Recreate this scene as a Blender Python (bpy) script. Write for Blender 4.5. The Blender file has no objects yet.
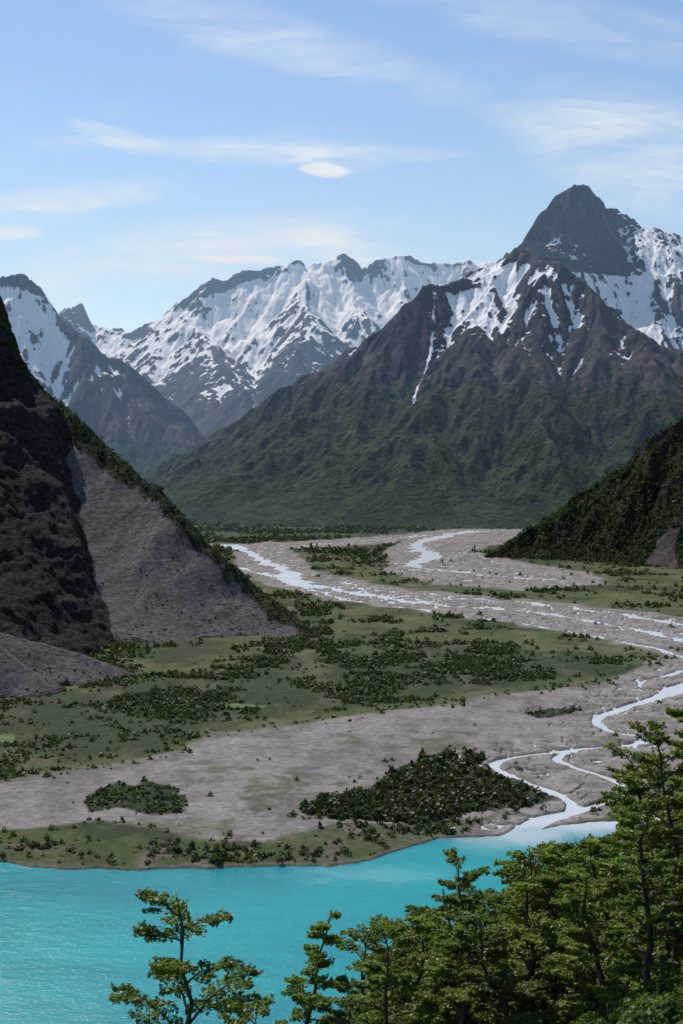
import bpy, numpy as np, math, time
from mathutils import Vector
T0=time.time()
H=250.0; F=1400.0; CX=341.5; HY=455.0
def W3(a,b,Y): return ((a-CX)/F*Y, Y, H-(b-HY)/F*Y)
def G(a,b):
    Y=F*H/(b-HY); return ((a-CX)/F*Y, Y)
scene=bpy.context.scene
f32=np.float32
# ---------------------------------------------------------------- noise
_ang=np.random.default_rng(3).random(4096)*2*np.pi
_GX=np.cos(_ang).astype(f32); _GY=np.sin(_ang).astype(f32)
def ihash(ix,iy,seed):
    n=(ix*374761393+iy*668265263+seed*144269)&0xffffffff
    n=((n^(n>>13))*1274126177)&0xffffffff
    return n^(n>>16)
def perlin(x,y,seed=0):
    x0=np.floor(x);y0=np.floor(y);fx=(x-x0).astype(f32);fy=(y-y0).astype(f32)
    ix=x0.astype(np.int64);iy=y0.astype(np.int64)
    ux=fx*fx*fx*(fx*(fx*6-15)+10);uy=fy*fy*fy*(fy*(fy*6-15)+10)
    def g(dx,dy):
        k=ihash(ix+dx,iy+dy,seed)&4095
        return _GX[k]*(fx-dx)+_GY[k]*(fy-dy)
    a=g(0,0);b=g(1,0);c=g(0,1);d=g(1,1)
    return 1.5*((a+(b-a)*ux)*(1-uy)+(c+(d-c)*ux)*uy)
def fbm(x,y,sc,octv=5,seed=0,gain=.5):
    s=0;a=1.;t=0
    for o in range(octv):
        s=s+a*perlin(x/sc+o*17.3,y/sc-o*9.1,seed+o*7);t+=a;a*=gain;sc*=.5
    return s/t
def ridged(x,y,sc,octv=5,seed=0,gain=.5):
    s=0;a=1.;t=0
    for o in range(octv):
        s=s+a*(1-2*np.abs(perlin(x/sc+o*11.7,y/sc+o*5.3,seed+o*13)));t+=a;a*=gain;sc*=.5
    return s/t
def sst(a,b,x):
    t=np.clip((x-a)/(b-a),0,1);return t*t*(3-2*t)
def blur(a,n):
    for ax in (0,1):
        for _ in range(2):
            p=np.pad(a,[(n+1,n) if k==ax else (0,0) for k in (0,1)],mode='edge')
            c=np.cumsum(p.astype(np.float64),axis=ax)
            if ax==0:a=(c[2*n+1:]-c[:-2*n-1])/(2*n+1)
            else:a=(c[:,2*n+1:]-c[:,:-2*n-1])/(2*n+1)
    return a.astype(f32)
# ---------------------------------------------------------------- geometry maths
def ridge(X,Y,pts,Ws,p=1.1,fl=30.,side=0,back=.4,eps=12.):
    num=0.;den=0.
    for i in range(len(pts)-1):
        a=pts[i];b=pts[i+1];dx=b[0]-a[0];dy=b[1]-a[1];L=dx*dx+dy*dy
        t=np.clip(((X-a[0])*dx+(Y-a[1])*dy)/L,0,1)
        d=np.hypot(X-a[0]-t*dx,Y-a[1]-t*dy)
        z=a[2]+(b[2]-a[2])*t; w=Ws[i]+(Ws[i+1]-Ws[i])*t
        if side: w=np.where(side*(dx*(Y-a[1])-dy*(X-a[0]))>0,w*back,w)
        tt=np.clip(1-d/w,0,1)
        h=(z+fl)*tt**p-fl
        k=(100./(d+eps))**6
        num=num+k*h;den=den+k
    return (num/den).astype(f32)
def gullies(h,X,Y,dx,cells,amp,seed,mask=1.,fine=1.):
    for k,cell in enumerate(cells):
        hs=blur(h,max(1,int(cell*.18/dx)))
        gy,gx=np.gradient(hs,dx)
        m=np.hypot(gx,gy)+1e-4
        ex=(-gy/m).astype(f32);ey=(gx/m).astype(f32)
        px=X/cell;py=Y/cell
        x0=np.floor(px);y0=np.floor(py);fx=(px-x0).astype(f32);fy=(py-y0).astype(f32)
        ix=x0.astype(np.int64);iy=y0.astype(np.int64)
        va=0;wt=0
        for i in (-1,0,1):
            for j in (-1,0,1):
                hh=ihash(ix+i,iy+j,seed+k*31)
                ox=(hh&255)/255.*.9+.05;oy=((hh>>8)&255)/255.*.9+.05
                qx=fx-i-ox.astype(f32);qy=fy-j-oy.astype(f32)
                w=np.exp(-(qx*qx+qy*qy)*2.6)
                mg=qx*ex+qy*ey
                va=va+w*(.5*np.cos(mg*6.2832)+.5*(1-2*np.abs(np.sin(mg*3.1416))));wt=wt+w
        h=h+amp*(1+(fine-1)*k/max(1,len(cells)-1))*cell*np.clip(m/.45,0,1.3)*mask*(va/wt)
    return h.astype(f32)
def sd_poly(X,Y,poly):
    d=np.full(X.shape,1e12);ins=np.zeros(X.shape,bool);n=len(poly)
    for i in range(n):
        ax,ay=poly[i];bx,by=poly[(i+1)%n];dx=bx-ax;dy=by-ay
        t=np.clip(((X-ax)*dx+(Y-ay)*dy)/(dx*dx+dy*dy+1e-9),0,1)
        d=np.minimum(d,(X-ax-t*dx)**2+(Y-ay-t*dy)**2)
        c=((ay>Y)!=(by>Y))
        if dy!=0: ins^=c&(X<ax+(Y-ay)*dx/dy)
    d=np.sqrt(d);return np.where(ins,d,-d)
def sd_line(X,Y,pts):
    best=np.full(X.shape,1e9)
    for i in range(len(pts)-1):
        ax,ay,aw=pts[i];bx,by,bw=pts[i+1];dx=bx-ax;dy=by-ay
        t=np.clip(((X-ax)*dx+(Y-ay)*dy)/(dx*dx+dy*dy+1e-9),0,1)
        best=np.minimum(best,np.hypot(X-ax-t*dx,Y-ay-t*dy)-(aw+(bw-aw)*t)*.5)
    return best
def smoothline(pts,n=6):
    P=np.array(pts,float);out=[]
    for i in range(len(P)-1):
        p0=P[max(i-1,0)];p1=P[i];p2=P[i+1];p3=P[min(i+2,len(P)-1)]
        for k in range(n):
            t=k/n
            out.append(.5*((2*p1)+(-p0+p2)*t+(2*p0-5*p1+4*p2-p3)*t*t+(-p0+3*p1-3*p2+p3)*t**3))
    out.append(P[-1]);return [tuple(q) for q in out]
# ---------------------------------------------------------------- mesh building
def raw_mesh(name,V,Q,mats,colors=None,smooth=True,matidx=None,nv=4):
    me=bpy.data.meshes.new(name)
    n=len(Q)
    me.vertices.add(len(V));me.vertices.foreach_set('co',np.ascontiguousarray(V,dtype=f32).ravel())
    me.loops.add(n*nv);me.loops.foreach_set('vertex_index',np.ascontiguousarray(Q,dtype=np.int32).ravel())
    me.polygons.add(n);me.polygons.foreach_set('loop_start',np.arange(0,n*nv,nv,dtype=np.int32))
    me.polygons.foreach_set('loop_total',np.full(n,nv,dtype=np.int32))
    for m in mats: me.materials.append(m)
    if matidx is not None: me.polygons.foreach_set('material_index',matidx.astype(np.int32))
    me.update(calc_edges=True)
    if colors is not None:
        for nm,c in colors.items():
            at=me.attributes.new(nm,'FLOAT_COLOR','POINT')
            cc=np.ones((len(V),4),f32);cc[:,:3]=c
            at.data.foreach_set('color',cc.ravel())
    if smooth: me.shade_smooth()
    else: me.shade_flat()
    return me
def add_obj(name,me):
    o=bpy.data.objects.new(name,me);scene.collection.objects.link(o);return o
def grid_obj(name,X,Y,Z,colors,mat,zmin=-6):
    ny,nx=X.shape;I=np.arange(nx*ny).reshape(ny,nx)
    Q=np.stack([I[:-1,:-1],I[:-1,1:],I[1:,1:],I[1:,:-1]],-1).reshape(-1,4)
    z=Z.ravel();Q=Q[z[Q].max(1)>zmin]
    used=np.zeros(nx*ny,bool);used[Q.ravel()]=True
    rm=np.cumsum(used)-1
    V=np.stack([X.ravel(),Y.ravel(),z],-1)[used]
    cols={k:np.stack([c.ravel() for c in v],-1)[used] for k,v in colors.items()}
    return add_obj(name,raw_mesh(name,V,rm[Q],[mat],cols))
# ---------------------------------------------------------------- material helper
class M:
    def __init__(s,name):
        s.m=bpy.data.materials.new(name);s.m.use_nodes=True;s.nt=s.m.node_tree;s.nt.nodes.clear()
        s.out=s.nt.nodes.new('ShaderNodeOutputMaterial')
    def n(s,t,**kw):
        nd=s.nt.nodes.new(t)
        for k,v in kw.items(): setattr(nd,k,v)
        return nd
    def set(s,sock,v):
        if hasattr(v,'is_linked') or isinstance(v,bpy.types.NodeSocket): s.nt.links.new(v,sock)
        else: sock.default_value=v
    def math(s,op,a,b=0.,c=None,clamp=False):
        nd=s.n('ShaderNodeMath',operation=op,use_clamp=clamp)
        s.set(nd.inputs[0],a);s.set(nd.inputs[1],b)
        if c is not None:s.set(nd.inputs[2],c)
        return nd.outputs[0]
    def mix(s,f,a,b,blend='MIX'):
        nd=s.n('ShaderNodeMix',data_type='RGBA',blend_type=blend)
        s.set(nd.inputs[0],f)
        s.set(nd.inputs[6],a if not isinstance(a,tuple) else (*a,1)[:4]);s.set(nd.inputs[7],b if not isinstance(b,tuple) else (*b,1)[:4])
        return nd.outputs[2]
    def pos(s): return s.n('ShaderNodeNewGeometry').outputs['Position']
    def mapv(s,v,scale=(1,1,1),rot=(0,0,0),loc=(0,0,0)):
        nd=s.n('ShaderNodeMapping');s.set(nd.inputs[0],v);nd.inputs['Scale'].default_value=scale;nd.inputs['Rotation'].default_value=rot;nd.inputs['Location'].default_value=loc
        return nd.outputs[0]
    def noise(s,v,scale,detail=6,rough=.55,dist=0.):
        nd=s.n('ShaderNodeTexNoise');s.set(nd.inputs['Vector'],v);nd.inputs['Scale'].default_value=scale
        nd.inputs['Detail'].default_value=detail;nd.inputs['Roughness'].default_value=rough;nd.inputs['Distortion'].default_value=dist
        return nd.outputs['Fac']
    def voro(s,v,scale,out='Distance'):
        nd=s.n('ShaderNodeTexVoronoi');s.set(nd.inputs['Vector'],v);nd.inputs['Scale'].default_value=scale
        return nd.outputs[out]
    def mr(s,v,a,b,c=0.,d=1.,smooth=True):
        nd=s.n('ShaderNodeMapRange',interpolation_type='SMOOTHSTEP' if smooth else 'LINEAR')
        s.set(nd.inputs[0],v);nd.inputs[1].default_value=a;nd.inputs[2].default_value=b;nd.inputs[3].default_value=c;nd.inputs[4].default_value=d
        return nd.outputs[0]
    def attr(s,nm):
        nd=s.n('ShaderNodeAttribute');nd.attribute_name=nm;return nd.outputs['Color']
    def sep(s,v):
        nd=s.n('ShaderNodeSeparateXYZ');s.set(nd.inputs[0],v);return nd.outputs
    def bump(s,h,dist,strength=1.):
        nd=s.n('ShaderNodeBump');s.set(nd.inputs['Height'],h);nd.inputs['Distance'].default_value=dist;nd.inputs['Strength'].default_value=strength
        return nd.outputs[0]
    def bsdf(s,col,rough=.9,spec=.2,normal=None):
        nd=s.n('ShaderNodeBsdfPrincipled');s.set(nd.inputs['Base Color'],col if not isinstance(col,tuple) else (*col,1)[:4]);s.set(nd.inputs['Roughness'],rough)
        nd.inputs['Specular IOR Level'].default_value=spec
        if normal is not None:s.set(nd.inputs['Normal'],normal)
        s.nt.links.new(nd.outputs[0],s.out.inputs[0]);return nd

def mountain_mat(name,unit,rockA,rockB,forA=(.008,.017,.007),forB=(.04,.062,.022),scree=(.13,.115,.11),snowk=.5,bumpd=6.):
    m=M(name);p=m.pos();a=m.sep(m.attr('mask'))
    n1=m.noise(p,1/(unit*20),9,.7,.4);n2=m.noise(p,1/(unit*3),6,.7);n3=m.noise(m.mapv(p,(1,1,3.5),(.12,.2,0)),1/(unit*9),8,.72,.8)
    n4=m.noise(p,1/(unit*90),4,.5)
    rf=m.mr(m.math('ADD',m.math('MULTIPLY',n3,.6),m.math('MULTIPLY',n4,.5)),.40,.68)
    rock=m.mix(rf,rockA,rockB)
    rock=m.mix(m.mr(n2,.38,.6,.0,.65),rock,tuple(c*.35 for c in rockA))
    rock=m.mix(m.mr(m.math('ADD',a[2],m.math('MULTIPLY',m.math('SUBTRACT',n1,.5),.8)),.4,.65),rock,m.mix(m.mr(n2,.3,.7),tuple(c*.55 for c in scree),tuple(c*1.35 for c in scree)))
    v=m.voro(p,1/(unit*1.6));v2=m.voro(p,1/(unit*4.5))
    fcol=m.mix(m.mr(m.math('ADD',m.math('ADD',m.math('MULTIPLY',v,-.4),m.math('MULTIPLY',v2,-.35)),m.math('ADD',n2,m.math('MULTIPLY',m.math('SUBTRACT',n1,.5),1.8))),-.15,.55),forA,forB)
    ff=m.mr(m.math('ADD',a[1],m.math('MULTIPLY',m.math('SUBTRACT',m.math('ADD',n1,m.math('MULTIPLY',n2,.6)),.8),1.1)),.42,.58)
    c=m.mix(ff,rock,fcol)
    sf=m.mr(m.math('ADD',a[0],m.math('MULTIPLY',m.math('SUBTRACT',m.math('ADD',m.math('MULTIPLY',n3,.6),m.math('MULTIPLY',n2,.4)),.5),snowk)),.47,.53)
    c=m.mix(sf,c,(.80,.82,.86))
    bh=m.math('ADD',m.math('MULTIPLY',n1,2.8),m.math('ADD',m.math('MULTIPLY',n3,1.5),n2))
    bh=m.math('MULTIPLY',bh,m.mr(sf,0,1,1,.2))
    bh=m.math('MULTIPLY',bh,m.mr(ff,0,1,1,.45))
    bh=m.math('SUBTRACT',bh,m.math('MULTIPLY',m.math('MULTIPLY',m.math('ADD',v,v2),ff),.8))
    m.bsdf(c,.95,.1,m.bump(bh,bumpd,1.));return m.m

# ================================================================ MOUNTAINS
def build_mountain(name,x0,x1,y0,y1,dx,hf,maskf,mat,cells,amp,seed,warp,crag,zmin=-6,fine=1.):
    X,Y=np.meshgrid(np.arange(x0,x1,dx),np.arange(y0,y1,dx))
    c0=cells[0]
    wx=X+warp*fbm(X,Y,c0*1.3,3,seed);wy=Y+2*warp*fbm(X,Y,c0*1.3,3,seed+50)
    h=hf(wx,wy)
    env=sst(-20,c0*.35,h)
    h=gullies(h,X,Y,dx,cells,amp,seed,env,fine)
    h=h+env*crag*(ridged(wx,wy,c0*.35,6,seed+9,.58)-.25)
    gy,gx=np.gradient(h,dx);sl=np.hypot(gx,gy)
    cav=(blur(h,max(2,int(c0*.06/dx)))-h)/(c0*.03)
    cav2=(blur(h,max(2,int(c0*.3/dx)))-h)/(c0*.12)
    masks=maskf(X,Y,h,sl,cav,cav2)
    o=grid_obj(name,X,Y,h,{'mask':masks},mat,zmin)
    print(name,h.shape,round(time.time()-T0,1));return X,Y,h,masks,o

# --- central big peak
def R(lst): return [W3(a,b,c) for a,b,c,_ in lst],[q[3] for q in lst]
def h_main(X,Y):
    r1=R([(150,474,8000,350),(200,457,7500,700),(250,428,7200,1050),(290,396,7000,1350),(330,362,6850,1650),(370,332,6750,1900),(400,302,6700,2050),(440,286,6600,2050),(490,268,6600,2050),(515,250,6700,2100)])
    r2=R([(510,252,6700,2050),(560,276,6400,1800),(620,318,6150,1600),(690,362,5900,1450),(800,430,5500,1200)])
    r3=R([(505,258,6900,1800),(530,252,8000,2300),(580,226,8500,3400),(625,222,8600,3800),(683,236,8800,4000),(780,250,9000,3900),(900,240,9300,3700)])
    r4=R([(520,248,8150,1000),(534,216,8300,1050),(553,196,8420,1150),(572,187,8450,1250),(586,189,8450,1300),(604,206,8500,1500),(626,214,8600,1600),(650,230,8700,1600),(690,238,8800,1600)])
    return np.maximum.reduce([ridge(X,Y,*r1,p=1.15),ridge(X,Y,*r2,p=1.1),ridge(X,Y,*r3,p=1.5),ridge(X,Y,*r4,p=1.)])
def m_main(X,Y,h,sl,cav,cav2):
    big=fbm(X,Y,900,4,77);md=fbm(X,Y,260,5,78,.6)
    st=ridged(X*.8+Y*.5,Y*.25-X*.1,230,4,79)
    s=.5+(h-745)/430+cav*.26+cav2*.42-(sl-.62)*.42+big*.35+md*.7
    s=np.minimum(s,.70+md*.6+cav*.35+.14*st-.25*np.clip(sl-.75,0,1))
    s=np.where(h<590,s-.5*(590-h)/110,s)
    s=np.where(h>1300,np.minimum(s+.3*sst(1500,1750,X),1.36-1.02*sl+cav*.35+md*.9+.55*sst(1480,1700,X-.25*(1900-h))),s)
    # snow-filled couloir down the face, followed downhill on the real surface
    a=CX+X/Y*F;b=HY-(h-H)/Y*F;pts=[]
    for ta,tb in [(437,338),(432,350),(428,362),(423,376),(417,390),(414,402)]:
        e=np.abs(a-ta)+np.abs(b-tb)+(Y-5000)*.0006;k=np.unravel_index(np.argmin(e),e.shape)
        pts.append((float(X[k]),float(Y[k]),9.))
    cg=sd_line(X+22*md,Y,pts);s=np.where(cg<3.5,np.maximum(s,.62+.5*md),s)
    f=.5+(600+130*big+70*cav-h)/110-np.clip(sl-1.1,0,1)*.4+md*.3
    f=f+np.where(X>600,-.2,0.)*sst(300,500,h)
    sc=.25+cav*.35+fbm(X,Y,300,3,5)*.5
    return np.clip(s,-1,2),np.clip(f,-1,2),np.clip(sc,-1,1.2)
mat_main=mountain_mat('main_mountain_rock',9.,(.034,.032,.037),(.10,.085,.083),(.009,.019,.009),(.037,.062,.023),(.11,.096,.094),snowk=.85,bumpd=7.)
build_mountain('snow_capped_mountain',-1300,3600,4400,9900,6.5,h_main,m_main,mat_main,(620,310,155,78,39,22),.08,11,45,24,fine=1.3)
# --- far glacier range
def h_far(X,Y):
    r1=R([(-150,330,14500,3500),(0,330,14500,3600),(55,318,14300,3600),(72,308,14200,3700),(90,322,14200,3700),(130,332,14000,3700),(180,306,13800,4000),(200,292,13800,4200),(225,288,13800,4300),(255,276,13900,4500),(295,268,14000,4600),(340,262,14000,4700),(375,272,14100,4700),(400,264,14200,4700),(430,266,14300,4700),(480,264,14500,4700),(540,262,14500,4700),(700,250,14500,4700)])
    s=R([(66,312,14200,900),(83,300,14150,800),(95,322,14100,900)])
    t=R([(180,304,13750,1900),(212,281,13750,2000),(255,271,13800,2100),(296,261,13900,2100),(306,270,13950,2100),(322,261,13950,2100),(342,254,13980,2100),(362,266,14000,2100),(398,255,14100,2100),(440,260,14200,2100),(470,259,14300,2100)])
    b1=R([(180,306,13800,2400),(215,345,12600,1900),(240,385,11600,1500),(250,420,10800,900)])
    b2=R([(300,268,14000,2500),(310,320,12600,1900),(290,370,11500,1300)])
    return np.maximum.reduce([ridge(X,Y,*r1,p=1.5),ridge(X,Y,*s,p=1.),ridge(X,Y,*t,p=1.),ridge(X,Y,*b1,p=1.0),ridge(X,Y,*b2,p=1.0)])
def m_far(X,Y,h,sl,cav,cav2):
    big=fbm(X,Y,1500,4,21);md=fbm(X,Y,400,5,22,.6)
    s=.91+(h-1050)/1000+cav*.16+cav2*.3-(sl-.5)*.98+big*.4+md*.5
    s=np.minimum(s,1.02+md*.5)
    f=.5+(420-h)/160
    return np.clip(s,-1,2),np.clip(f,-1,2),np.clip(.3+cav*.3,-1,1)
mat_far=mountain_mat('glacier_range_rock',14.,(.04,.039,.047),(.085,.076,.078),snowk=.75,bumpd=14.)
build_mountain('glacier_mountain_range',-5000,5400,9300,16500,13.,h_far,m_far,mat_far,(900,450,225,112,56),.065,23,60,38,fine=1.5)
# --- left distant mountain
def h_l(X,Y):
    r1=R([(-350,215,9800,2800),(-220,250,9700,2600),(-90,286,9600,2400),(-20,284,9500,2400),(0,276,9500,2400),(20,278,9450,2300),(40,291,9400,2100),(60,311,9350,1900),(90,339,9250,1700),(120,362,9150,1500),(160,390,9000,1200),(190,412,8900,950),(215,434,8800,750),(245,450,8700,400)])
    return ridge(X,Y,*r1,p=1.15,side=1,back=.5)
def m_l(X,Y,h,sl,cav,cav2):
    big=fbm(X,Y,900,4,33);md=fbm(X,Y,260,5,34,.6)
    s=.56+(h-700)/450+cav*.34+cav2*.42-(sl-.62)*.45+big*.4+md*.8
    s=np.minimum(s,.68+md*.6+cav*.3)
    f=.5+(300+100*big-h)/140
    return np.clip(s,-1,2),np.clip(f,-1,2),np.clip(.35+cav*.35,-1,1)
mat_l=mountain_mat('left_mountain_rock',11.,(.05,.046,.054),(.11,.096,.095),snowk=.9,bumpd=9.)
build_mountain('rocky_mountain',-5200,-300,6400,11500,8.5,h_l,m_l,mat_l,(600,300,150,75,38),.075,35,45,22,fine=1.4)
# --- left near cliff and scree slope
CREST=[(324,637,1905,35),(300,620,1950,85),(260,590,2010,190),(215,546,2060,300),(185,515,2100,370),(160,490,2150,430),(130,464,2200,500),(100,438,2250,560),(75,411,2290,610),(60,401,2310,640),(30,371,2350,700),(8,345,2380,750),(-4,318,2400,790),(-150,180,2500,1050),(-350,40,2600,1400),(-600,-60,2500,1700)]
def h_cliff(X,Y):
    return ridge(X,Y,*R(CREST),p=1.08,fl=12.,side=-1,back=.32)
def on_face(a,b):
    u=(a-CX)/F;v=-(b-HY)/F;Yd=867/(.317-.509*u-v);return (u*Yd,Yd)
cliffpoly=[on_face(*q) for q in [(-250,250),(0,322),(30,372),(62,402),(74,440),(84,470),(98,500),(112,536),(106,575),(92,610),(92,648),(70,640),(30,625),(-20,600),(-250,560)]]
def cliff_all(X,Y):
    h=h_cliff(X,Y)
    wx=X+24*fbm(X,Y,70,5,91,.6);wy=Y+36*fbm(X,Y,70,5,92,.6)
    sd=sd_poly(wx,wy,cliffpoly)
    cl=sst(-4,22,sd)
    h=h+cl*22*sst(40,120,h+sd)+sst(0,110,sd)*26
    al=X*.53+Y*.85; up=-X*.85+Y*.53
    st=80.;q=(h+60*fbm(X,Y,220,5,41)+.2*al)/st;fr=q-np.floor(q)
    ter=(np.floor(q)+sst(.35,.9,fr))*st
    h=h+cl*(ter-q*st)*.22*(1+fbm(X,Y,90,3,47))+cl*30*ridged(al+12*fbm(X,Y,60,3,48),up*.3,110,6,43,.52)
    st2=17.;q=(h+10*fbm(X,Y,60,4,45)-.15*al)/st2;fr=q-np.floor(q)
    h=h+cl*((np.floor(q)+sst(.4,.85,fr))*st2-q*st2)*.4*sst(-.3,.3,fbm(X,Y,70,3,46))
    h=h+cl*10*ridged(al,up*.5,34,5,44,.68)
    ap=ridge(X,Y,[(-420,1540,66),(-300,1560,30),(-238,1575,6)],[110,75,30],1.,6.)
    ap2=ridge(X,Y,[(-600,1500,150),(-420,1500,80),(-330,1470,26)],[300,150,50],1.,6.)
    return np.maximum.reduce([h,ap,ap2])
def m_cliff(X,Y,h,sl,cav,cav2):
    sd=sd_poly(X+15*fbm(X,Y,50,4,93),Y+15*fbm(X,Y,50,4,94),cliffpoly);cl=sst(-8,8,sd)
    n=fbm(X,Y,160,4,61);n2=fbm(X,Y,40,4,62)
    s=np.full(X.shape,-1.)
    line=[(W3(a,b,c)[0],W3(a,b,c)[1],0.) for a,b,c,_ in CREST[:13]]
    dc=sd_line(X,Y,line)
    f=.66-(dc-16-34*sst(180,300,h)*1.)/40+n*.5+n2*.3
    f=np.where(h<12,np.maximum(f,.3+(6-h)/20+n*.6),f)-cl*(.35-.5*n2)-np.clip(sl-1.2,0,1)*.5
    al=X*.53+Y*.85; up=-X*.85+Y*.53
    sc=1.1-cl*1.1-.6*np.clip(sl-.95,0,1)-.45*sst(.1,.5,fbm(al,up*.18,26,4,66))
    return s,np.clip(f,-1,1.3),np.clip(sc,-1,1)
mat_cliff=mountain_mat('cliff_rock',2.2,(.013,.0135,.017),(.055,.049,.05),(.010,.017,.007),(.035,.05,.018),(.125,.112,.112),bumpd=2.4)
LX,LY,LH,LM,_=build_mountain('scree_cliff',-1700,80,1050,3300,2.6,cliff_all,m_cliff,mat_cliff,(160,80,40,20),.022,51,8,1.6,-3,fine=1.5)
# --- right near forested slope
def h_r(X,Y):
    r1=R([(486,556,3400,30),(510,541,3420,110),(540,523,3450,190),(560,508,3470,240),(590,489,3500,310),(620,468,3500,380),(650,440,3500,460),(684,418,3500,540),(760,370,3500,700),(900,300,3450,900),(1100,230,3300,1100)])
    return ridge(X,Y,*r1,p=1.0,fl=12.)
def m_r(X,Y,h,sl,cav,cav2):
    n=fbm(X,Y,260,4,71)
    f=1.+n*.9+cav2*.15-np.clip(sl-1.1,0,1)*.7-sst(260,420,h)*.3
    poly=[(560,2900),(640,2860),(720,3050),(790,3230),(740,3250),(660,3100),(580,3000)]
    sd=sd_poly(X+30*n,Y+30*n,poly)
    f=f-1.2*sst(-15,15,sd)
    return np.full(X.shape,-1.),np.clip(f,-1,1.2),np.clip(.2+sst(-15,15,sd)+cav*.3,-1,1)
mat_r=mountain_mat('right_slope_rock',3.,(.024,.024,.027),(.06,.054,.054),(.009,.016,.008),(.03,.045,.018),(.08,.066,.064),bumpd=4.)
RX,RY,RH,RM,_=build_mountain('forested_ridge',250,2300,2100,4700,4.,h_r,m_r,mat_r,(230,115,58,29),.08,61,12,7,-3,fine=1.3)

# ================================================================ VALLEY FLOOR
def GP(l): return [G(a,b) for a,b in l]
P_lake=[(-3000,830)]+GP([(-60,859),(0,862),(60,868),(130,870),(240,868),(330,866),(370,861),(400,850),(440,838),(490,837),(520,836),(545,828),(580,822),(700,815)])+[(900,880),(3000,700),(3000,-900),(-3000,-900)]
P_gravel=GP([(-90,790),(0,783),(60,776),(110,768),(150,757),(180,752),(215,735),(300,727),(360,717),(430,708),(500,698),(560,690),(610,683),(640,668),(700,645),(800,645),(800,770),(700,775),(660,775),(640,800),(600,815),(560,822),(520,838),(440,840),(400,850),(330,850),(240,845),(180,838),(100,824),(0,832),(-90,835)])
P_upper=GP([(232,549),(270,541),(300,556),(315,572),(400,589),(520,601),(620,611),(720,622),(720,664),(640,645),(560,634),(480,620),(400,610),(330,601),(270,588),(238,574)])
P_up2=GP([(385,550),(425,532),(470,528),(530,530),(560,545),(500,545),(470,552),(520,562),(590,574),(610,585),(520,592),(440,586),(385,572)])
P_up3=GP([(240,545),(330,540),(440,532),(520,527),(520,531),(440,540),(330,548),(240,551)])
P_forB=GP([(300,812),(330,800),(365,790),(400,776),(425,762),(450,754),(480,757),(495,772),(530,786),(553,795),(556,803),(520,812),(470,818),(430,826),(380,826),(330,822)])
P_patA=GP([(86,804),(96,792),(112,786),(135,790),(150,784),(168,788),(186,800),(184,812),(150,817),(120,812),(92,814)])
P_shore=GP([(-90,833),(0,833),(60,838),(130,847),(200,843),(250,850),(330,826),(400,828),(450,822),(500,818),(460,836),(400,851),(370,861),(330,866),(240,868),(130,870),(0,862),(-90,859)])
P_belt=GP([(-90,712),(0,706),(60,694),(130,678),(200,672),(330,652),(400,656),(500,650),(600,652),(622,662),(600,675),(540,684),(430,702),(330,714),(230,727),(180,748),(100,768),(0,783),(-90,790)])
P_belt2=GP([(300,600),(330,612),(330,650),(315,650),(200,680),(180,690),(100,700),(100,690),(250,660),(300,640)])
P_pond=GP([(222,708),(240,705.5),(264,707),(260,710.5),(240,711)])
P_pond2=GP([(-10,738),(12,737),(16,742),(0,745),(-12,745)])
P_spur=GP([(520,716),(560,711),(586,711),(575,717),(540,720)])
def L3(l): return [(*G(a,b),w) for a,b,w in l]
RV=[smoothline(L3(q)) for q in [
 [(228,545,60),(250,553,30),(262,560,34),(285,570,40),(300,583,34),(350,592,24),(400,600,22),(450,606,20),(520,611,20),(580,619,20),(640,631,22),(690,643,24),(760,655,26)],
 [(470,531,50),(440,537,50),(415,546,42),(432,556,46),(412,566,34),(450,571,28),(520,578,26),(570,581,18)],
 [(760,655,26),(740,672,26),(690,686,26),(655,699,16),(615,711,12),(597,720,11),(610,731,11),(645,738,11),(630,746,9),(575,750,11),(520,757,9),(495,766,9),(520,780,8),(550,792,9),(572,803,9),(570,812,9)],
 [(575,750,9),(556,758,9),(575,768,9),(605,778,8),(628,789,8),(612,801,9),(575,811,11),(540,822,16),(512,838,22),(490,858,40)],
 [(760,660,20),(700,668,12),(665,676,8),(640,684,6),(660,692,8),(690,694,12)],
 [(350,592,10),(430,597,10),(520,602,12),(600,612,14),(690,626,18)],
 [(285,545,20),(340,543,22),(420,536,24),(520,529,30),(640,522,30)],
 [(240,568,14),(280,578,16),(330,596,12),(400,608,10),(480,617,10),(560,630,12),(640,645,14),(700,662,14)],
]]
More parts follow.
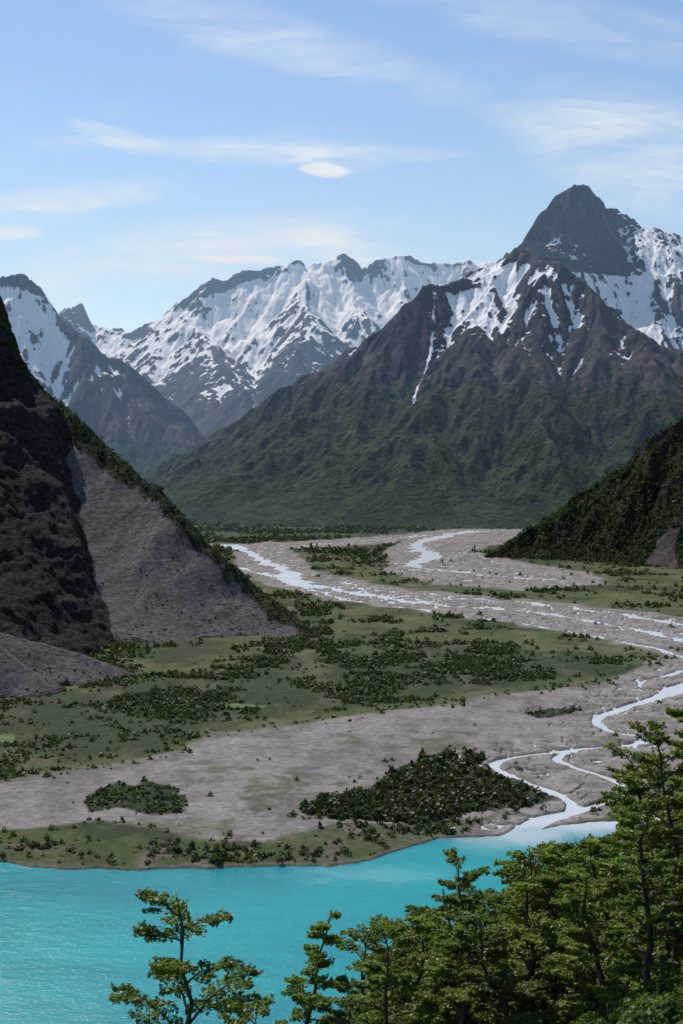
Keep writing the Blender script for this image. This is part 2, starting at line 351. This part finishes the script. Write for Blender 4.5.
def land(X,Y):
    w1=fbm(X,Y,70,4,101);w2=fbm(X,Y,70,4,102)
    amp=np.clip(Y/1000.,.6,3.)*9
    wx=X+amp*w1;wy=Y+amp*2.*w2
    k=np.clip(Y/1500.,.7,2.2)
    wr=sst(1250,1900,Y)
    wxr=X+amp*(.35+.8*wr)*w1;wyr=Y+amp*(.5+1.6*wr)*w2
    D={}
    D['lake']=sd_poly(X+3*w1,Y+7*w2+4*fbm(X,Y,14,3,7),P_lake)
    D['grav']=sd_poly(wx,wy,P_gravel)
    up=np.maximum.reduce([sd_poly(wx,wy,P_upper),sd_poly(wx,wy,P_up2),sd_poly(wx,wy,P_up3)])
    D['up']=up
    D['forB']=sd_poly(X+1.2*amp*w1,Y+3.*amp*w2,P_forB);D['patA']=sd_poly(X+1.4*amp*w1,Y+3.5*amp*w2,P_patA)
    D['shore']=sd_poly(X+.5*amp*w1,Y+amp*w2,P_shore);D['belt']=sd_poly(wx,wy,P_belt);D['belt2']=sd_poly(wx,wy,P_belt2)
    D['pond']=np.maximum(sd_poly(wx,wy,P_pond),sd_poly(wx,wy,P_pond2));D['spur']=sd_poly(wx,wy,P_spur)
    r=np.full(X.shape,1e9)
    for q in RV: r=np.minimum(r,sd_line(wxr,wyr,q))
    D['riv']=r+wr*8*k*fbm(X,Y,90,3,215)+(1-wr)*4*fbm(X,Y,50,3,216)
    n=perlin((X+.6*Y)/(80*k)+1.5*w1,(Y-.4*X)/(52*k)+1.5*w2,211)
    n2=perlin((X+.3*Y)/(130*k)+2.*w2,(Y-.5*X)/(46*k)+2.*w1,213)
    br=np.minimum(np.abs(n)*52*k-2.8*k,np.abs(n2)*52*k-2.4*k+1.5*(1-wr))
    cor=sst((100+60*wr)*k,(45+35*wr)*k,r)*(sst(-5,20,np.maximum(up,D['grav'])))
    D['braid']=br+(1-cor)*60
    return D
rr=np.concatenate([np.array([2.2,3,4,6,9,13,18,24,30,36]),np.arange(40,130,.5),np.arange(130,440,.75),np.arange(440,700,6.)])[::-1]
bb=np.concatenate([np.linspace(-1.6,-.3,40)[:-1],np.arange(-.3,.3,.00085),np.linspace(.3,1.6,40)])
Yg,Bg=np.meshgrid(F*H/rr,bb,indexing='ij');Xg=Bg*Yg
D=land(Xg,Yg)
nA=fbm(Xg,Yg,140,5,301);nB=fbm(Xg,Yg,25,4,302);nC=fbm(Xg*1.,Yg*.35,60,5,303)
wet=np.minimum(D['riv'],D['braid'])
def C(r,g,b): return np.array([r,g,b])[None,None,:]
def mixc(c,d,f): return c*(1-f[...,None])+d*f[...,None]
col=np.broadcast_to(C(.060,.078,.028),Xg.shape+(3,)).copy()
col=mixc(col,C(.10,.098,.050),sst(-.1,.45,nC+.3*nB))
col=mixc(col,C(.032,.046,.018),sst(-.05,.3,nA+.4*nB))
far=sst(3000,4300,Yg)
col=mixc(col,C(.025,.042,.017),far*.85*sst(.35,-.2,nA))
belt=sst(-8,12,np.maximum(D['belt'],D['belt2']))
col=mixc(col,mixc(np.broadcast_to(C(.028,.042,.015),col.shape),C(.07,.078,.036),sst(0,.4,nC+nB*.4)),belt*.85)
gsum=sst(-5,6,np.maximum(D['grav'],D['up']+4*nB))
gcol=mixc(np.broadcast_to(C(.20,.18,.166),col.shape),C(.14,.122,.112),sst(-.15,.35,nC+.6*nB))
gcol=mixc(gcol,C(.085,.09,.05),sst(.12,.4,nA+.5*nB)*.7)
rn=1-np.abs(fbm(Xg,Yg*.5,70,5,311))*7
gcol=mixc(gcol,C(.26,.24,.225),sst(.6,1,rn)*.4*sst(-.2,.2,nA+nB))
rn2=1-np.abs(fbm(Xg*.6+Yg*.5,Yg*.8,34,4,312))*6
gcol=mixc(gcol,C(.09,.08,.075),sst(.75,1,rn2)*.45*sst(.0,.3,nC))
col=mixc(col,gcol,gsum)
corr=sst(np.clip(Yg/1000,.8,3)*16,0,wet+10*nB)
col=mixc(col,mixc(np.broadcast_to(C(.25,.232,.215),col.shape),C(.16,.145,.135),sst(-.2,.3,nB)),corr*.8)
veg=np.maximum.reduce([D['forB'],D['patA'],D['spur']])
col=mixc(col,C(.022,.034,.012),sst(-3,4,veg))
sh=sst(-4,5,D['shore']+4*nB)
col=mixc(col,mixc(np.broadcast_to(C(.048,.066,.022),col.shape),C(.11,.095,.068),sst(-.1,.4,nB+nC)),sh*.9)
col=mixc(col,C(.10,.13,.055),sst(-2,2,D['pond']))
col=mixc(col,C(.16,.145,.12),sst(-6,-1,D['lake'])*.7)
col=mixc(col,C(.12,.11,.10),sst(3,-1,wet)*.5)
Zg=.5+.5*sst(0,30,wet)+.6*np.clip(nB,-.5,1)+1.2*sst(0,8,-D['lake'])*sst(0,50,-D['lake'])
Zg=np.where(gsum>.5,Zg-.2*sst(.6,1,rn),Zg)
Zg=Zg*(1-sst(1.5,-1.5,wet))-1.6*sst(1.5,-1.5,wet)
lk=sst(-3,3,D['lake']);Zg=Zg*(1-lk)-3.5*lk
gm=M('valley_floor_ground');p=gm.pos()
gn=gm.noise(p,.16,8,.75);gn2=gm.noise(p,.025,6,.65)
c=gm.mix(1.,gm.attr('tint'),gm.mix(gm.mr(gn,.25,.75),(.6,.6,.6),(1.4,1.4,1.4)),'MULTIPLY')
c=gm.mix(1.,c,gm.mix(gn2,(.7,.7,.7),(1.3,1.3,1.3)),'MULTIPLY')
gm.bsdf(c,.95,.15,gm.bump(gn,1.2,.8))
grid_obj('ground',Xg[:, :],Yg,Zg,{'tint':[col[...,i] for i in range(3)]},gm.m,-50)
print('ground',Xg.shape,round(time.time()-T0,1))

# water
def water_mat(name,lake):
    m=M(name);p=m.pos();s=m.sep(p)
    n=m.noise(m.mapv(p,(1,.45,1)),.02,5,.6,.6)
    riverc=m.mix(n,(.42,.47,.50),(.68,.71,.73))
    lakec=m.mix(m.mr(m.noise(m.mapv(p,(.5,1.2,1)),.008,5,.6,.5),.3,.7),(.002,.195,.225),(.006,.29,.305))
    dx=m.math('MULTIPLY',m.math('SUBTRACT',s[0],118.),.02);dy=m.math('MULTIPLY',m.math('SUBTRACT',s[1],938.),.02)
    d=m.math('SQRT',m.math('ADD',m.math('MULTIPLY',dx,dx),m.math('MULTIPLY',dy,dy)))
    d=m.math('ADD',d,m.math('MULTIPLY',m.math('SUBTRACT',n,.5),1.2))
    fy=m.mr(m.math('ADD',s[1],m.math('MULTIPLY',n,20.)),915,965,0,1)
    pl=m.math('MAXIMUM',fy,m.mr(d,.3,1.3,.7,0))
    c=m.mix(pl,lakec,riverc)
    if lake:
        n5=m.noise(m.mapv(p,(.8,2.,1)),.03,6,.7,1.)
        dx=m.math('MULTIPLY',m.math('SUBTRACT',s[0],20.),.016);dy=m.math('MULTIPLY',m.math('SUBTRACT',s[1],834.),.045)
        d=m.math('ADD',m.math('SQRT',m.math('ADD',m.math('MULTIPLY',dx,dx),m.math('MULTIPLY',dy,dy))),m.math('MULTIPLY',m.math('SUBTRACT',n5,.5),3.))
        c=m.mix(m.mr(d,.1,1.2,.22,0),c,(.30,.56,.60))  # cloud glint on the water, painted into the lake colour as a pale streak
    w=m.noise(m.mapv(p,(1,2.2,1)),.35,5,.65);w2=m.noise(m.mapv(p,(1,2.,1)),.07,3,.5)
    h=m.math('ADD',w,m.math('MULTIPLY',w2,1.5))
    m.bsdf(c,m.mix(pl,(.22,.22,.22),(.3,.3,.3)),.4 if lake else .9,m.bump(h,.5,.8));return m.m
def sheet(name,xs,ys,z,mat):
    X,Y=np.meshgrid(xs,ys);return grid_obj(name,X,Y,np.full(X.shape,z),{},mat,-99)
sheet('lake',np.linspace(-3000,3000,61),np.linspace(-900,925,40),-.4,water_mat('lake_water',True))
sheet('river',np.linspace(-3000,3000,61),np.linspace(925,9000,80),-.4,water_mat('river_water',False))

# ================================================================ VEGETATION MASSES
rng=np.random.default_rng(12)
def crown_templates(k,nq,seed,tall=1.):
    r=np.random.default_rng(seed);out=[]
    for _ in range(k):
        d=r.normal(size=(nq,3));d[:,2]=np.abs(d[:,2])*1.1-.25;d/=np.linalg.norm(d,axis=1)[:,None]
        lob=1+.3*np.sin(3*np.arctan2(d[:,1],d[:,0])+r.random()*6)
        pos=d*np.stack([lob,lob,np.full(nq,tall)],-1)*(.55+.45*r.random((nq,1)))
        taper=1-.45*np.clip(pos[:,2:3]/tall,0,1)
        pos[:,:2]*=taper
        pos[:,2]+=.55*tall
        nrm=d+r.normal(size=(nq,3))*.5;nrm/=np.linalg.norm(nrm,axis=1)[:,None]
        t=np.cross(nrm,r.normal(size=(nq,3)));t/=np.linalg.norm(t,axis=1)[:,None];b=np.cross(nrm,t)
        s=(.22+.2*r.random((nq,1)))*(30/nq)**.4
        q=np.stack([pos-t*s,pos-b*s*.8,pos+t*s,pos+b*s*.8],1)
        out.append(q.reshape(-1,3))
    return out
def mass(name,P,S,colr,mat,nq=26,tall=1.2,seed=1):
    tm=crown_templates(8,nq,seed,tall);n=len(P);which=rng.integers(0,8,n);rot=rng.random(n)*6.283
    Vs=[];Cs=[]
    for k in range(8):
        i=np.where(which==k)[0]
        if len(i)==0:continue
        c,s=np.cos(rot[i])[:,None],np.sin(rot[i])[:,None];t=tm[k]
        x=(t[:,0]*c-t[:,1]*s)*S[i][:,None]+P[i,0:1];y=(t[:,0]*s+t[:,1]*c)*S[i][:,None]+P[i,1:2]
        z=t[:,2]*S[i][:,None]*(0.7+.6*rng.random((len(i),1)))+P[i,2:3]
        Vs.append(np.stack([x,y,z],-1).reshape(-1,3))
        cc=colr[i][:,None,:]*(.75+.5*rng.random((len(i),len(t)//4,1)));Cs.append(np.repeat(cc,4,axis=1).reshape(-1,3))
    V=np.concatenate(Vs);Cc=np.concatenate(Cs);Q=np.arange(len(V)).reshape(-1,4)
    add_obj(name,raw_mesh(name,V,Q,[mat],{'tint':Cc},False));print(name,n,len(Q))
def leafmat(name,tr=.35,attr=True,c1=(.05,.088,.016),c2=(.22,.29,.038)):
    m=M(name)
    if attr: c=m.attr('tint')
    else:
        oi=m.n('ShaderNodeObjectInfo').outputs['Random'];p=m.pos()
        nn=m.noise(p,.9,3,.6)
        c=m.mix(m.math('ADD',m.math('MULTIPLY',oi,.5),m.mr(nn,.3,.7,0,.5)),c1,c2)
    d=m.n('ShaderNodeBsdfDiffuse');m.set(d.inputs[0],c)
    t=m.n('ShaderNodeBsdfTranslucent');m.set(t.inputs[0],m.mix(1.,c,(1.25,1.35,.5),'MULTIPLY'))
    g=m.n('ShaderNodeBsdfGlossy');g.inputs['Roughness'].default_value=.45;g.inputs[0].default_value=(.8,.85,.8,1)
    mx=m.n('ShaderNodeMixShader');mx.inputs[0].default_value=tr
    m.nt.links.new(d.outputs[0],mx.inputs[1]);m.nt.links.new(t.outputs[0],mx.inputs[2])
    m2=m.n('ShaderNodeMixShader');m2.inputs[0].default_value=.02
    m.nt.links.new(mx.outputs[0],m2.inputs[1]);m.nt.links.new(g.outputs[0],m2.inputs[2]);m.nt.links.new(m2.outputs[0],m.out.inputs[0])
    return m.m
shrub_leaf=leafmat('shrub_foliage',.4)
n=480000
Ys=np.sqrt(rng.random(n)*(3300**2-850**2)+850**2);Xs=(rng.random(n)*.56-.28)*Ys
D=land(Xs,Ys);u=rng.random(n);nA=fbm(Xs,Ys,110,4,301);nB=fbm(Xs,Ys,25,4,302)
wet=np.minimum(D['riv'],D['braid'])
gr=sst(-5,6,np.maximum(D['grav'],D['up']))
dens=.005+.4*sst(.08,.35,nA+.4*nB)
dens=np.where(np.maximum(D['belt'],D['belt2'])>0,.02+1.*sst(-.08,.16,nA+.5*nB),dens)
edge=np.exp(-(D['grav']/14)**2)*sst(-.2,.2,nB)
dens=dens*(1-gr)+gr*(.002+.03*sst(.2,.5,nA))+edge*.2
inF=D['forB']>0;dens=np.where(inF,1.,dens);dens=np.where(D['patA']>0,.85*sst(-.5,.0,nB),dens);dens=np.where(D['spur']>0,.6,dens)
dens=np.where((D['forB']<0)&(D['forB']>-22),.35*sst(-.1,.4,nB+nA),dens)
dens=np.where(D['shore']>0,.08+.8*sst(-.1,.2,nB+nA),dens)
dens=dens*(wet>5)*(D['lake']<-5)*(D['pond']<-1)*np.where(Ys>2000,.5,1)
ok=u<dens
Xs,Ys=Xs[ok],Ys[ok];big=(inF|(D['patA']>0))[ok];fb=inF[ok]
rv=rng.random(len(Xs))
S=np.where(fb,1.2+3.2*rv**1.6,np.where(big,.8+2.*rv**1.5,.6+2.6*rv**2.))
S=S*np.clip(Ys/1300,1,1.8)
bc=np.array([.030,.050,.016])+rng.random((len(Xs),1))*np.array([.036,.044,.014])
bc=bc*np.where(fb,.8,1.)[:,None]
mass('valley_shrubs',np.stack([Xs,Ys,np.full(len(Xs),.2)],-1),S,bc,shrub_leaf,20,1.1,3)
# far valley woodland
n=70000
Ys=np.sqrt(rng.random(n)*(6800**2-3300**2)+3300**2);Xs=(rng.random(n)*.5-.25)*Ys
D=land(Xs,Ys);nA=fbm(Xs,Ys,260,4,501);wet=np.minimum(D['riv'],D['braid'])
ok=(rng.random(n)<.75*sst(-.25,.15,nA))&(D['up']<0)&(wet>12)
Xs,Ys=Xs[ok],Ys[ok]
bc=np.array([.026,.044,.018])+rng.random((len(Xs),1))*np.array([.03,.038,.014])
mass('valley_woodland',np.stack([Xs,Ys,np.full(len(Xs),.2)],-1),3.+5.*rng.random(len(Xs))**2,bc,shrub_leaf,12,1.2,4)
def scatter_on(X,Y,Hh,Mk,n,thr,name,smin,smax,ymax,seed):
    r=np.random.default_rng(seed)
    i=r.integers(0,X.shape[0],n);j=r.integers(0,X.shape[1],n)
    f=Mk[1][i,j]+.35*fbm(X[i,j],Y[i,j],22,3,5);vis=(np.abs(X[i,j])<.29*Y[i,j])&(Y[i,j]<ymax)
    ok=(f>thr)&(Hh[i,j]>0)&vis;i,j=i[ok],j[ok]
    P=np.stack([X[i,j]+r.random(len(i)),Y[i,j]+r.random(len(i)),Hh[i,j]-.5],-1)
    S=smin+(smax-smin)*r.random(len(i))**1.8
    bc=np.array([.025,.042,.016])+r.random((len(i),1))*np.array([.030,.038,.012])
    mass(name,P,S,bc,shrub_leaf,16,1.35,seed)
scatter_on(LX,LY,LH,LM,110000,.55,'cliff_slope_forest',1.,3.4,2700,5)
scatter_on(RX,RY,RH,RM,150000,.45,'ridge_forest',2.2,6.,3800,6)
r=np.random.default_rng(8);i=r.integers(0,LX.shape[0],150000);j=r.integers(0,LX.shape[1],150000)
hh=LH[i,j];ok=(hh>0)&(LM[2][i,j]>.4)&(np.abs(LX[i,j])<.29*LY[i,j])&(r.random(len(i))<.7*np.exp(-hh/26)+.04)&(LM[1][i,j]<.5)&(LY[i,j]<2100)
i,j,hh=i[ok],j[ok],hh[ok]
ph=np.array([[0,0,1],[.9,0,.4],[.28,.85,.4],[-.72,.53,.4],[-.72,-.53,.4],[.28,-.85,.4],[.9,.3,-.4],[-.1,1,-.4],[-1,.2,-.4],[-.5,-.8,-.4],[.6,-.7,-.4]])
tri=[(0,1,2),(0,2,3),(0,3,4),(0,4,5),(0,5,1),(1,6,2),(2,6,7),(2,7,3),(3,7,8),(3,8,4),(4,8,9),(4,9,5),(5,9,10),(5,10,1),(1,10,6)]
nb=len(i);sz=(.5+2.2*r.random(nb)**4)
V=(ph[None]*(.7+.6*r.random((nb,11,1))))*sz[:,None,None]*np.array([1,1,.8])+np.stack([LX[i,j],LY[i,j],hh+.1],-1)[:,None,:]
Q=(np.array(tri)[None]+(np.arange(nb)*11)[:,None,None]).reshape(-1,3)
bm=M('boulder_rock');bm.bsdf(bm.mix(bm.noise(bm.pos(),.4,4),(.07,.064,.062),(.22,.2,.19)),.9,.2)
add_obj('boulders',raw_mesh('boulders',V.reshape(-1,3),Q,[bm.m],None,False,None,3));print('boulders',nb)

# ================================================================ FOREGROUND HILLSIDE
def hill(x,y):
    x=np.asarray(x,float);y=np.asarray(y,float)
    z=247.6-.475*y+np.where(x>0,70*np.tanh(x/127.),.55*x)-.0006*np.clip(y-120,0,1e9)**2
    z=np.where(y<0,247.6-.1*y+.5*x,z)
    return z+.8*fbm(x,y,14,4,401)*np.clip(np.hypot(x,y)/15,0,1)
X,Y=np.meshgrid(np.linspace(-260,420,340),np.linspace(-60,640,350))
hz=hill(X,Y)
hm=M('hillside_ground');p=hm.pos();a=hm.noise(p,.5,7,.7);b=hm.noise(p,.06,4,.5)
hm.bsdf(hm.mix(hm.mr(hm.math('ADD',a,hm.math('MULTIPLY',b,.5)),.5,1.),(.02,.026,.01),(.07,.075,.03)),.95,.1,hm.bump(a,.5,1.))
grid_obj('hillside',X,Y,hz,{},hm.m,-5)
bark=M('bark');bn=bark.noise(bark.mapv(bark.pos(),(1,1,.3)),6,5,.6)
bark.bsdf(bark.mix(bn,(.025,.02,.017),(.11,.095,.085)),.9,.1,bark.bump(bn,.03,.8))
beech=leafmat('beech_leaves',.52,False)
def tube(pts,rad,seg):
    P=np.array(pts);n=len(P);t=np.gradient(P,axis=0);t/=np.linalg.norm(t,axis=1)[:,None]+1e-9
    up=np.where(np.abs(t[:,2:3])>.9,np.array([[1.,0,0]]),np.array([[0,0,1.]]))
    a=np.cross(t,up);a/=np.linalg.norm(a,axis=1)[:,None]+1e-9;b=np.cross(t,a)
    an=np.arange(seg)*2*np.pi/seg
    V=P[:,None]+(a[:,None]*np.cos(an)[None,:,None]+b[:,None]*np.sin(an)[None,:,None])*np.array(rad)[:,None,None]
    I=np.arange(n*seg).reshape(n,seg);J=np.roll(I,-1,1)
    return V.reshape(-1,3),np.stack([I[:-1],J[:-1],J[1:],I[1:]],-1).reshape(-1,4)
def make_tree(name,seed,Ht,spread,nl,form,dens=1.,leaf=.075,lean=0.):
    r=np.random.default_rng(seed);V=[];Q=[];off=0
    def addt(p,rad,seg):
        nonlocal off
        v,q=tube(p,rad,seg);V.append(v);Q.append(q+off);off+=len(v)
    n=12;tt=np.linspace(0,1,n);dr=np.cumsum(r.normal(size=(n,2))*.022*Ht,axis=0)*tt[:,None]
    tr=np.stack([dr[:,0]+lean*Ht*tt**1.5,dr[:,1],Ht*tt],-1);R0=.016*Ht
    addt(tr,R0*(1-.93*tt)+.008,8)
    leaves=[]
    def spray(P0,P1,nlf,wid,th):
        nlf=max(3,int(nlf*dens));s=r.random(nlf)**.8
        c=P0+(P1-P0)*s[:,None];d=P1-P0;d/=np.linalg.norm(d)+1e-9
        sd=np.cross(d,[0,0,1.]);sd/=np.linalg.norm(sd)+1e-9
        c=c+sd*((r.random(nlf)*2-1)*wid*(1.05-.6*s))[:,None]+np.array([0,0,1.])*(r.normal(size=nlf)*th)[:,None]
        leaves.append(c)
    for k in range(nl):
        q0=(k+r.random())/nl
        t=.5+.47*q0 if form=='umbrella' else .16+.82*q0**.9
        b=np.array([np.interp(t,tt,tr[:,i]) for i in range(3)])
        az=k*2.4+r.normal()*.5
        if form=='cone': prof=(1-t)**.8*1.05+.08
        elif form=='umbrella': prof=1.0-.55*q0**2
        else: prof=np.clip(1.15-t,.0,1)**.55*(.65+.35*min(1,t*3))
        L=spread*prof*(.6+.6*r.random());e0=math.radians(r.uniform(25,55) if form!='cone' else r.uniform(8,28))
        if form=='broad' and t>.8:e0+=.25
        m=7;p=[b];aa=az;step=L/(m-1)
        for i in range(1,m):
            e=e0*(1-i/m*.95)+r.normal()*.12;aa+=r.normal()*.16
            p.append(p[-1]+step*np.array([math.cos(aa)*math.cos(e),math.sin(aa)*math.cos(e),math.sin(e)]))
        p=np.array(p);rr0=R0*.36*(1-.6*t)*min(1,L/spread+.3)
        addt(p,np.linspace(rr0+.012,.006,m),5)
        ns=int(5+L*3.)
        for j in range(ns):
            s=.22+.78*(j+r.random())/ns;q=np.array([np.interp(s*(m-1),np.arange(m),p[:,i]) for i in range(3)])
            a2=aa+(1 if j%2 else -1)*r.uniform(.35,1.25);l2=(.30+.32*L*(1.15-s))*r.uniform(.6,1.2)
            e=r.uniform(-.12,.35);q1=q+l2*np.array([math.cos(a2)*math.cos(e),math.sin(a2)*math.cos(e),math.sin(e)])
            addt(np.array([q,(q+q1)/2+[0,0,.03],q1]),[.011,.007,.003],3)
            spray(q,q1,40+66*l2,.16+.16*l2,.05)
        spray(p[-2],p[-1],30,.22,.05)
    spray(tr[-2],tr[-1],50,.18,.2)
    c=np.concatenate(leaves);nL=len(c)
    az=r.random(nL)*6.283;nrm=np.stack([r.normal(size=nL)*.6,r.normal(size=nL)*.6,np.ones(nL)],-1);nrm/=np.linalg.norm(nrm,axis=1)[:,None]
    t=np.cross(nrm,np.stack([np.cos(az),np.sin(az),np.zeros(nL)],-1));t/=np.linalg.norm(t,axis=1)[:,None];b=np.cross(nrm,t)
    s=(leaf*(.6+.8*r.random(nL)))[:,None]
    lv=np.stack([c-t*s,c-b*s*.62,c+t*s,c+b*s*.62],1).reshape(-1,3)
    V=np.concatenate(V+[lv]);nt=sum(len(q) for q in Q);lq=np.arange(nL*4).reshape(-1,4)+off
    Qa=np.concatenate(Q+[lq]);mi=np.zeros(len(Qa),int);mi[nt:]=1
    print(name,nL);return raw_mesh(name,V,Qa,[bark.m,beech],None,False,mi)
trees=[make_tree('beech_tree_a',1,12,3.3,26,'broad',.9),make_tree('beech_tree_b',2,12,2.8,32,'cone',.85),make_tree('beech_tree_c',3,12,2.9,26,'broad',.85),make_tree('beech_tree_d',4,12,3.3,26,'broad',.9),make_tree('beech_tree_e',5,12,3.8,28,'broad',.8)]
hero=make_tree('hero_beech',21,11.6,2.9,15,'umbrella',.8,.07,.03)
cone=make_tree('slender_beech',22,12,2.6,40,'cone',.7,.07)
def place(me,x,y,ht,rot,base=12.,wid=1.):
    o=add_obj('beech_tree',me);s=ht/base;o.scale=(s*wid,s*wid,s);o.location=(x,y,float(hill(x,y))-.15);o.rotation_euler=(0,0,rot);return o
place(hero,-4.4,42,11.2,.6,11.6,1.1)
place(cone,-1.9,60,float(230.7-hill(-1.9,60)),1.)
place(trees[3],-10.6,45,float(232.2-hill(-10.6,45)),2.)
place(trees[1],.3,58,float(228.3-hill(.3,58)),2.4)
place(trees[2],-3.4,55,float(228.3-hill(-3.4,55)),.4)
r=np.random.default_rng(77)
lx=[300,330,350,390,420,440,500,530,560,600,640,660,683,760,900];ly=[1010,985,955,915,903,888,870,848,830,812,780,740,712,640,560]
cnt=0;used=[]
for k in range(9000):
    if cnt>=280:break
    y=(40 if k%4==0 else 50)+r.random()**1.5*300;x=y*r.uniform(-.03,.30)
    if x<1.0 or (y<50 and x<7):continue
    g=float(hill(x,y))
    if g<2:continue
    a=CX+x/y*F;top=np.interp(a,lx,ly)
    ceil=H-(top-HY)/F*y-g
    ht=min(r.uniform(9,15),ceil*r.uniform(.8,1.02))
    if ht<5.:continue
    if any((x-ux)**2+(y-uy)**2<(1.9+.010*y)**2 for ux,uy in used):continue
    used.append((x,y));cnt+=1
    place(trees[r.integers(0,5)],x,y,ht,r.random()*6.28,12.,r.uniform(.9,1.2)*(12/ht)**.4)
print('trees',cnt)
n=3400;uy=60+rng.random(n)**1.3*300;ux=uy*(rng.random(n)*.62-.3)
nn=150;uy=np.concatenate([uy,34+26*rng.random(nn)]);ux=np.concatenate([ux,uy[n:]*(.14+.14*rng.random(nn))])
z=hill(ux,uy);line=H-.405*uy
ok=(z>2)&(z+1.5<np.maximum(line,H-np.interp(CX+ux/uy*F,lx,ly)/F*uy+HY/F*uy))
ux,uy,z=ux[ok],uy[ok],z[ok]
bc=np.array([.05,.08,.02])+rng.random((len(ux),1))*np.array([.05,.07,.012])
near=uy<60
mass('hillside_undergrowth',np.stack([ux,uy,z-.2],-1)[~near],.5+.9*rng.random((~near).sum()),bc[~near],shrub_leaf,220,.9,9)
mass('hillside_bushes',np.stack([ux,uy,z-.2],-1)[near],.4+.6*rng.random(near.sum()),bc[near],shrub_leaf,1100,.9,10)

# ================================================================ LIGHT, SKY, AIR
EL=math.radians(50);AZ=math.radians(-34)
sd=Vector((math.sin(AZ)*math.cos(EL),math.cos(AZ)*math.cos(EL),math.sin(EL)))
ld=bpy.data.lights.new('sun','SUN');ld.energy=4.7;ld.angle=math.radians(.53);ld.color=(1,.955,.89)
lo=bpy.data.objects.new('sun',ld);scene.collection.objects.link(lo);lo.rotation_euler=sd.to_track_quat('Z','Y').to_euler();lo.location=(-400,300,900)
w=bpy.data.worlds.new('World');scene.world=w;w.use_nodes=True;nt=w.node_tree;nt.nodes.clear()
K=M.__new__(M);K.nt=nt;K.out=nt.nodes.new('ShaderNodeOutputWorld')
sky=K.n('ShaderNodeTexSky',sky_type='NISHITA');sky.sun_disc=False;sky.sun_elevation=EL;sky.sun_rotation=AZ
sky.altitude=1200;sky.air_density=1.;sky.dust_density=.1;sky.ozone_density=2.6
tc=K.n('ShaderNodeTexCoord').outputs['Generated'];s=K.sep(tc)
yy=K.math('MAXIMUM',s[1],.05);u=K.math('DIVIDE',s[0],yy);v=K.math('DIVIDE',s[2],yy)
cmb=K.n('ShaderNodeCombineXYZ');K.set(cmb.inputs[0],u);K.set(cmb.inputs[1],v);uv=cmb.outputs[0]
wn=K.noise(K.mapv(uv,(7,34,1),(0,0,.08)),1.,7,.6,.7)
wf=K.noise(K.mapv(uv,(22,120,1),(0,0,-.12)),1.,6,.65,1.2)
wisp=K.math('MULTIPLY',K.mr(wn,.28,.66),K.mr(wf,.2,.75,.5,1.))
wob=K.math('MULTIPLY',K.math('SUBTRACT',wn,.5),.02)
tot=None
def blob(a,b,rx,ry,rot,amt,solid=False):
    global tot
    cu=(a-CX)/F;cv=(HY-b)/F;c,sn=math.cos(rot),math.sin(rot)
    du=K.math('SUBTRACT',u,cu);dv=K.math('SUBTRACT',K.math('ADD',v,K.math('MULTIPLY',wob,.12 if solid else 1.)),cv)
    x=K.math('DIVIDE',K.math('ADD',K.math('MULTIPLY',du,c),K.math('MULTIPLY',dv,sn)),rx/F)
    y=K.math('DIVIDE',K.math('SUBTRACT',K.math('MULTIPLY',dv,c),K.math('MULTIPLY',du,sn)),ry/F)
    d=K.math('ADD',K.math('MULTIPLY',x,x),K.math('MULTIPLY',y,y))
    if solid: f=K.mr(K.math('ADD',d,K.math('MULTIPLY',K.math('SUBTRACT',wf,.5),1.6)),.2,1.4,amt,0)
    else: f=K.math('MULTIPLY',K.mr(d,0,1.8,amt,0),wisp)
    tot=f if tot is None else K.math('ADD',tot,f)
blob(200,151,150,11,-.06,.8);blob(340,153,120,8,.0,.45);blob(120,136,50,9,-.3,.6);blob(280,148,90,18,.05,.45);blob(325,170,26,7,-.08,.95,True)
blob(8,233,38,8,0,.6,True);blob(240,260,48,5,-.03,.6,True);blob(208,234,18,3,0,.35,True)
blob(260,245,190,30,.05,.75);blob(60,198,110,14,.1,.6);blob(640,150,120,55,-.3,.75);blob(250,30,260,26,-.3,.45)
blob(560,20,260,26,-.2,.35);blob(120,270,120,24,.1,.6);blob(30,215,60,12,0,.45);blob(350,250,60,18,-.3,.6)
tot=K.math('ADD',tot,K.math('MULTIPLY',K.mr(wn,.5,.8),.08))
tot=K.math('MINIMUM',tot,.9)
bg=K.n('ShaderNodeBackground');bg.inputs[1].default_value=.132
K.set(bg.inputs[0],K.mix(tot,sky.outputs[0],(6.4,6.8,7.2)))
nt.links.new(bg.outputs[0],K.out.inputs[0])
# air: thin real scattering volume
me=bpy.data.meshes.new('haze');vs=[(x,y,z) for x in (-12000,12000) for y in (3900,16800) for z in (-60,2600)]
me.from_pydata(vs,[],[(0,1,3,2),(4,6,7,5),(0,4,5,1),(2,3,7,6),(0,2,6,4),(1,5,7,3)]);me.update()
vm=M('haze_air');vs_=vm.n('ShaderNodeVolumeScatter');vs_.inputs['Color'].default_value=(.42,.66,1,1);vs_.inputs['Density'].default_value=4.6e-5;vs_.inputs['Anisotropy'].default_value=.2
vm.nt.links.new(vs_.outputs[0],vm.out.inputs['Volume']);me.materials.append(vm.m);add_obj('haze',me)
# camera
cd=bpy.data.cameras.new('camera');cd.sensor_fit='VERTICAL';cd.sensor_height=36;cd.lens=36*F/1024;cd.shift_y=-(512-HY)/1024.
cd.clip_start=.5;cd.clip_end=300000
co=bpy.data.objects.new('camera',cd);scene.collection.objects.link(co);co.location=(0,0,H);co.rotation_euler=(math.radians(90),0,0);scene.camera=co
scene.view_settings.view_transform='Standard';scene.view_settings.look='None';scene.view_settings.exposure=0
print('done',round(time.time()-T0,1))
